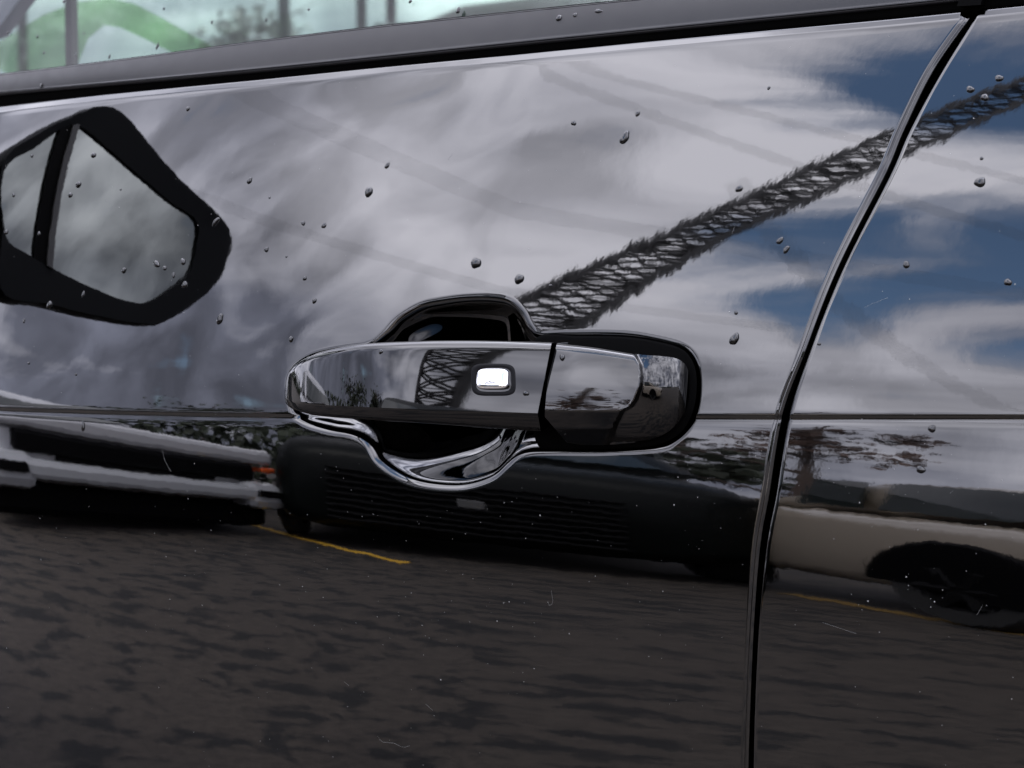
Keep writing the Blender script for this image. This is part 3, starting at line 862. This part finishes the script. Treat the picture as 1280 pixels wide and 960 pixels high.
tree(tuple(at(24.3, 19)), 6.4, .85, RUST, 'thin brown bare tree mirrored above the tan car', True, 3, nleaf=500)
tree(tuple(at(27.2, 24)), 5.0, 1.2, LEAF, 'small dark tree mirrored just left of the panel gap', False, 4, nleaf=600)
for i, (az, ds, h, r, lb) in enumerate(((52, 40, 7, 3.0, 'round dark tree mirrored in the left end of the handle'), (45, 46, 7.5, 2.2, 'narrow tree mirrored beside the round tree in the handle'), (40, 60, 5.5, 3.6, 'low wide bush mirrored at the handle crease below the mast'),
        (5, 60, 7, 4, 'broad tree mirrored in the rounded end of the lock cover'), (-18, 60, 8, 5, 'tall tree mirrored at the right rim of the lock cover'), (18, 70, 5, 4, 'small tree mirrored low in the lock cover face'))):
    tree(tuple(at(az, ds)), h, r, LEAF, lb, False, 20+i, nleaf=700)
# a long low hedge line closes the horizon opposite
hm = MB(); rn = np.random.default_rng(5)
for k in range(2600):
    az = rn.uniform(-60, 95); ds = rn.uniform(85, 95); p = at(az, ds)+np.array([0, 0, abs(rn.normal(0, 1.0))+.3]); s = rn.uniform(.4, 1.0)
    u1 = rn.normal(size=3); u1 /= np.linalg.norm(u1); u2 = np.cross(u1, rn.normal(size=3)); u2 /= np.linalg.norm(u2)
    hm.add([p-u1*s, p+u2*s, p+u1*s, p-u2*s], [(0, 1, 2, 3)])
hm.build('distant_hedge', LEAF, label='low dark line of distant hedge mirrored along the handle crease', kind='stuff')


# beyond the window: lamp posts, a tree, a parked dark car
def post(px, py0, y, r, label, hgt=9):
    p = far(px, 40, y); p[2] = 0
    o = empty('lamp_post', tuple(p), label=label, cat='lamp post', group='lamp posts beyond the window')
    m = MB(); m.tube([(0, 0, 0), (0, 0, hgt*.5), (0, 0, hgt)], r, 12, r*.7); m.build('pole', STEEL, o, True)
    m = MB(); m.tube([(0, 0, 0), (0, 0, .5)], r*1.8, 10, r*1.6); m.build('base', STEEL, o, True)
    m = MB(); m.tube([(0, 0, hgt), (.6, 0, hgt+.25), (1.4, 0, hgt+.3)], r*.5, 8); m.box((1.6, 0, hgt+.28), (.6, .25, .1)); m.build('lamp_head', STEEL, o)


post(355, 40, 24, .075, 'grey post left of the pair seen through the window')
post(452, 40, 30, .08, 'left post of the close pair seen through the window')
post(489, 40, 30, .08, 'right post of the close pair seen through the window')
post(28, 40, 34, .10, 'faint post at the far left of the window')
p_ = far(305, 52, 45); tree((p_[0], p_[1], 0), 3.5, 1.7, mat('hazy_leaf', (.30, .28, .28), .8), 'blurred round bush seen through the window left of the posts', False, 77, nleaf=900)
p_ = far(585, -2, 7.5)
vehicle('dark_saloon', (p_[0]-2.2, p_[1]+.6, 0), 0.05, mat('black_car_paint', (.004, .004, .0045), .5, ior=1.25), 'black car with arched roof just visible through the window', H=p_[2]+.03, belt=.86, hood=.8, roof=(1.7, 3.0), wr=.3, W=1.7, L=4.3, wheels=(.8, 3.5))

# ---------------------------------------------------------------- water drops and dust on the car
def drop_mesh(seed):
    rn = np.random.default_rng(seed); n, k = 20, 7; t = np.linspace(0, 2*math.pi, n, endpoint=False)
    wob = 1+.10*np.sin(2*t+rn.uniform(0, 6))+.07*np.sin(3*t+rn.uniform(0, 6))+.04*np.sin(5*t+rn.uniform(0, 6))
    P = []
    for i in range(k):
        a = i/(k-1)*math.pi/2; rr = math.cos(a)**.8; P.append(np.stack([rr*wob*np.cos(t), rr*wob*np.sin(t), np.full(n, math.sin(a)*.80)], 1))
    P[-1] *= np.array([.02, .02, 1]); P.insert(0, P[0]*np.array([1, 1, 0])+np.array([0, 0, -.05]))
    me = bpy.data.meshes.new('water_drop'); V = np.array(P).reshape(-1, 3)
    F = gridfaces(len(P), n, wrap=True).tolist()+[tuple(range(n))[::-1], tuple(range((len(P)-1)*n, len(P)*n))]
    me.from_pydata(V.tolist(), [], F); me.materials.append(WATER); me.polygons.foreach_set('use_smooth', [True]*len(F)); me.update()
    return me


DM = [drop_mesh(s) for s in range(8)]
def surf_n(p):
    e_ = 1e-3; yx = (FY(p[0]+e_, p[2])-FY(p[0]-e_, p[2]))/(2*e_); yz = (FY(p[0], p[2]+e_)-FY(p[0], p[2]-e_))/(2*e_)
    return Vector((yx, -1, yz)).normalized()


def drop(px, py, w, h, rot, label, group=None, pos=None, nrm=None, i=[0]):
    p = pix([(px, py)])[0] if pos is None else pos; n = surf_n(p) if nrm is None else nrm
    xa = Vector((1, 0, SLP)); xa = (xa-n*xa.dot(n)).normalized(); ya = n.cross(xa)
    c, s_ = math.cos(rot), math.sin(rot); X, Y = xa*c+ya*s_, ya*c-xa*s_
    o = bpy.data.objects.new('water_drop', DM[i[0] % 8]); i[0] += 1; COL.objects.link(o)
    k = .00047/2; sx, sy = w*k, h*k; sz = min(sx, sy)
    o.matrix_world = Matrix(((X.x*sx, Y.x*sy, n.x*sz, p[0]), (X.y*sx, Y.y*sy, n.y*sz, p[1]), (X.z*sx, Y.z*sy, n.z*sz, p[2]), (0, 0, 0, 1)))
    put_props(o, label=label, cat='water drop', group=group or 'water drops on the car')


B_ = [(781, 172, 11, 18, -.45, 'largest long water drop on the upper middle of the door'), (461, 240, 11, 14, -.5, 'oval water drop on the door left of the middle, well above the handle'),
      (595, 329, 13, 15, 0, 'left of two round water drops above the handle cup'), (649, 349, 12, 13, 0, 'right of two round water drops above the handle cup'),
      (918, 424, 11, 15, -.4, 'round water drop between handle and panel gap'), (1225, 228, 15, 11, .1, 'flat pale water drop alone on the panel right of the gap'),
      (1213, 112, 10, 9, .1, 'left water drop of the pale trio at the upper right'), (1231, 122, 10, 9, .4, 'lowest water drop of the pale trio at the upper right'), (1249, 98, 11, 8, .1, 'top water drop of the pale trio at the upper right'),
      (797, 142, 6, 8, -.5, 'small water drop just above the largest long drop'), (717, 154, 7, 7, -.5, 'small water drop left of the largest long drop'), (924, 236, 8, 10, -.5, 'lone oval water drop above the mast reflection near the gap'),
      (975, 301, 7, 10, -.6, 'upper of two small drops below the mast reflection'), (983, 312, 7, 10, -.5, 'lower of two small drops below the mast reflection'), (1133, 331, 8, 9, -.3, 'small water drop right of the gap at mid height'),
      (1260, 353, 9, 9, .8, 'small three-cornered drop near the right edge of the photo'), (484, 207, 6, 9, -.5, 'small forked water drop above the lone oval drop'), (379, 279, 6, 7, 0, 'left of two little drops right of the mirror reflection'),
      (405, 282, 6, 9, -.5, 'right of two little drops right of the mirror reflection'), (393, 376, 6, 8, 0, 'small water drop on the grey reflection left of the cup'), (381, 348, 6, 6, 0, 'tiny drop just above the small drop left of the cup'),
      (333, 312, 7, 7, 0, 'small drop right of the point of the mirror reflection'), (275, 399, 9, 16, -.5, 'smeared long drop right below the mirror reflection'), (364, 424, 7, 8, -.3, 'small drop just above the left tip of the handle'),
      (312, 226, 7, 10, -.6, 'small slanted drop right of the mirror reflection top'), (235, 136, 6, 7, -.5, 'small drop near the belt line above the mirror reflection'), (117, 194, 8, 9, 0, 'bright drop at the top of the mirror reflection'),
      (98, 231, 9, 9, .3, 'upper dark drop inside the mirror reflection'), (88, 244, 8, 7, .3, 'lower dark drop inside the mirror reflection'), (155, 338, 8, 8, -.4, 'small dark drop low in the mirror reflection'),
      (196, 330, 13, 9, -.4, 'wide dark drop in the lower right of the mirror reflection'), (206, 335, 8, 6, -.3, 'small drop touching the wide dark drop in the mirror reflection'), (229, 327, 8, 10, .3, 'crooked drop right of the wide dark drop'),
      (217, 344, 5, 8, 0, 'slim drop under the wide dark drop'), (231, 356, 8, 11, -.5, 'pale drop on the lower black rim of the mirror reflection'), (62, 381, 8, 12, -.4, 'pale drop at the lower left rim of the mirror reflection'),
      (104, 368, 5, 9, -.2, 'slim pale drop on the bottom rim of the mirror reflection'), (270, 277, 7, 14, -.7, 'thin streaked drop at the point of the mirror reflection'), (796, 302, 3, 4, 0, 'tiny dark speck of water left of the mast reflection'), (961, 110, 4, 5, -.5, 'tiny slanted drop high up near the top of the gap'), (920, 391, 5, 5, 0, 'tiny drop above the round drop near the gap'),
      (1024, 430, 5, 4, .4, 'tiny drop close to the right of the gap'), (1227, 198, 4, 5, 0, 'tiny drop above the flat pale drop right of the gap'), (688, 357, 5, 4, 0, 'tiny drop right of the pair above the cup'), (104, 533, 6, 14, .05, 'tall dark drop just under the crease at the left'), (1165, 536, 10, 8, 0, 'round dark drop just under the crease right of the gap'),
      (1151, 587, 11, 9, 0, 'round dark drop above the roof of the tan car'), (30, 401, 4, 7, 0, 'slim drop on grey below the left part of the mirror reflection'), (36, 454, 4, 4, 0, 'tiny drop midway between mirror reflection and crease at far left'), (95, 468, 4, 4, 0, 'tiny drop just above the crease at the left'), (337, 247, 3, 4, 0, 'tiny drop right of the small slanted drop'), (358, 321, 3, 3, 0, 'tiny drop right of the one by the mirror point'), (151, 237, 3, 3, 0, 'tiny drop in the middle of the mirror glass reflection'), (40, 195, 5, 5, 0, 'pale drop on the upper left rim of the mirror reflection'), (17, 244, 5, 7, 0, 'pale drop high in the narrow left mirror pane'), (8, 290, 7, 7, 0, 'pale drop at the bottom left of the narrow mirror pane'), (49, 292, 5, 6, 0, 'pale drop at the foot of the mirror divider')]
for d_ in B_: drop(*d_[:5], d_[5] or 'tiny water drop among the larger drops on the door')
for px, py, w, h, lb in ((702, 446, 7, 8, 'water drop at the upper left of the lock cover'), (661, 491, 8, 7, 'water drop on the grip right of the button'), (481, 439, 6, 7, 'water drop at the top edge of the grip')):
    if px < 690: p = facept(px, py); n_v = Vector((0, -1, .22)).normalized()
    else:
        q = pix([(px, py)], OFF)[0]; j = np.unravel_index(np.argmin((Pc[..., 0]-q[0])**2+(Pc[..., 2]-q[2])**2), Pc.shape[:2]); p = Pc[j]; n_v = Vector((0, -1, .4)).normalized()
    drop(px, py, w, h, -.2, lb, pos=p, nrm=n_v)
for px, py, w, h, lb in ((699, 23, 9, 9, 'left of three drops on the grey belt moulding'), (719, 19, 7, 6, 'middle of three drops on the grey belt moulding'), (748, 14, 11, 6, 'right of three drops on the grey belt moulding'), (51, 107, 4, 8, 'faint drop on the belt moulding at the far left')):
    p = pix([(px, py)], .0014)[0]; drop(px, py, w, h, 0, lb, pos=p)
gN = Vector(np.cross(g0s[20]-g0s[10], GU)).normalized(); gN = gN if gN.y < 0 else -gN
gp = Vector(g0s[20])
WL = {(197, 58): 'largest dark drop on the window, at the lower end of the green band', (95, 68): 'dark drop on the window inside the left bend of the green band', (55, 66): 'window drop low down left of the green bend',
      (47, 46): 'window drop just above the one left of the green bend', (137, 71): 'window drop under the arch of the green band', (105, 42): 'tiny window drop on the left leg of the green band', (205, 11): 'window drop above the right slope of the green band',
      (265, 28): 'slim window drop above the end of the green band', (333, 25): 'window drop just left of the lone post', (386, 12): 'window drop between the lone post and the pair of posts', (10, 41): 'window drop nearest the left edge of the photo',
      (513, 2): 'window drop right of the pair of posts at the photo top', (573, 13): 'bright window drop over the black car roof', (80, 2): 'window drop at the photo top above the green bend'}
for px, py, w, h, r_ in ((197, 58, 5, 10, -.3), (95, 68, 4, 7, -.2), (55, 66, 4, 6, 0), (47, 46, 4, 5, 0), (137, 71, 4, 7, 0), (105, 42, 3, 4, 0), (205, 11, 4, 5, 0), (265, 28, 4, 6, 0), (333, 25, 5, 6, 0), (386, 12, 4, 4, 0), (10, 41, 4, 4, 0), (513, 2, 5, 5, 0), (573, 13, 6, 9, 0), (80, 2, 5, 5, 0)):
    d = Vector(fw+rt*((px-640)/FPX)+up*((480-py)/FPX)); t = (gp-Vector(CAM)).dot(gN)/d.dot(gN); p = Vector(CAM)+d*t
    drop(px, py, w, h, r_, WL[(px, py)], 'drops on the window glass', pos=np.array(p), nrm=gN)

dm = MB()
def speck(px, py, s):
    p = pix([(px, py)])[0]; n = surf_n(p); a = Vector((1, 0, 0)); a = (a-n*a.dot(n)).normalized(); b = n.cross(a); p = Vector(p)+n*.00002; t0 = random.uniform(0, 6)
    ring = [p+(a*math.cos(t0+k*1.257)+b*math.sin(t0+k*1.257))*s*random.uniform(.5, 1.2) for k in range(5)]
    dm.add(ring+[p+n*s*.6], [(k, (k+1) % 5, 5) for k in range(5)])
def clear_of(px, py):
    p = pix([(px, py)])[0]; w = wz(p[0], p[2])
    if w > wtop(p[0])-.008 or xl(w)-.008 < p[0] < xr(w)+.004: return False
    return sdf(RECP, np.array([p[0]]), np.array([p[2]]))[0] < -.004
n_ = 0
while n_ < 480:
    px, py = random.uniform(0, 1280), random.uniform(20, 960)
    if random.random() < .45: px, py = random.gauss(random.choice((470, 900, 1150, 230, 620)), 90), random.gauss(random.choice((620, 760, 700, 560)), 70)
    if not (0 < px < 1280 and 0 < py < 960) or not clear_of(px, py): continue
    speck(px, py, random.choice((.0002, .00022, .00028, .0003, .00045))*random.uniform(.6, 1.2)); n_ += 1
def scratch(pts, r=.00011):
    q = spl(pix(pts), 20); dm.tube([tuple(Vector(a)+surf_n(a)*.00003) for a in q], r, 4)
for pts in ([(472, 920), (478, 927), (492, 929), (504, 934), (512, 932)], [(203, 562), (206, 575), (214, 590)], [(689, 738), (691, 752), (687, 757), (685, 752)], [(1028, 778), (1046, 784), (1070, 792)], [(1221, 769), (1228, 757)], [(560, 200), (566, 192)],
            [(915, 292), (918, 284)], [(1080, 384), (1110, 372)], [(430, 852), (436, 857)], [(532, 880), (541, 888)]):
    scratch(pts, .00005)
dm.build('dust_specks', DUST, label='fine pale dust specks scattered over the black paint', kind='stuff')

sc.cycles.use_denoising = True
sc.cycles.max_bounces = 10; sc.cycles.transparent_max_bounces = 12; sc.cycles.glossy_bounces = 6
sc.cycles.caustics_reflective = False; sc.cycles.caustics_refractive = False
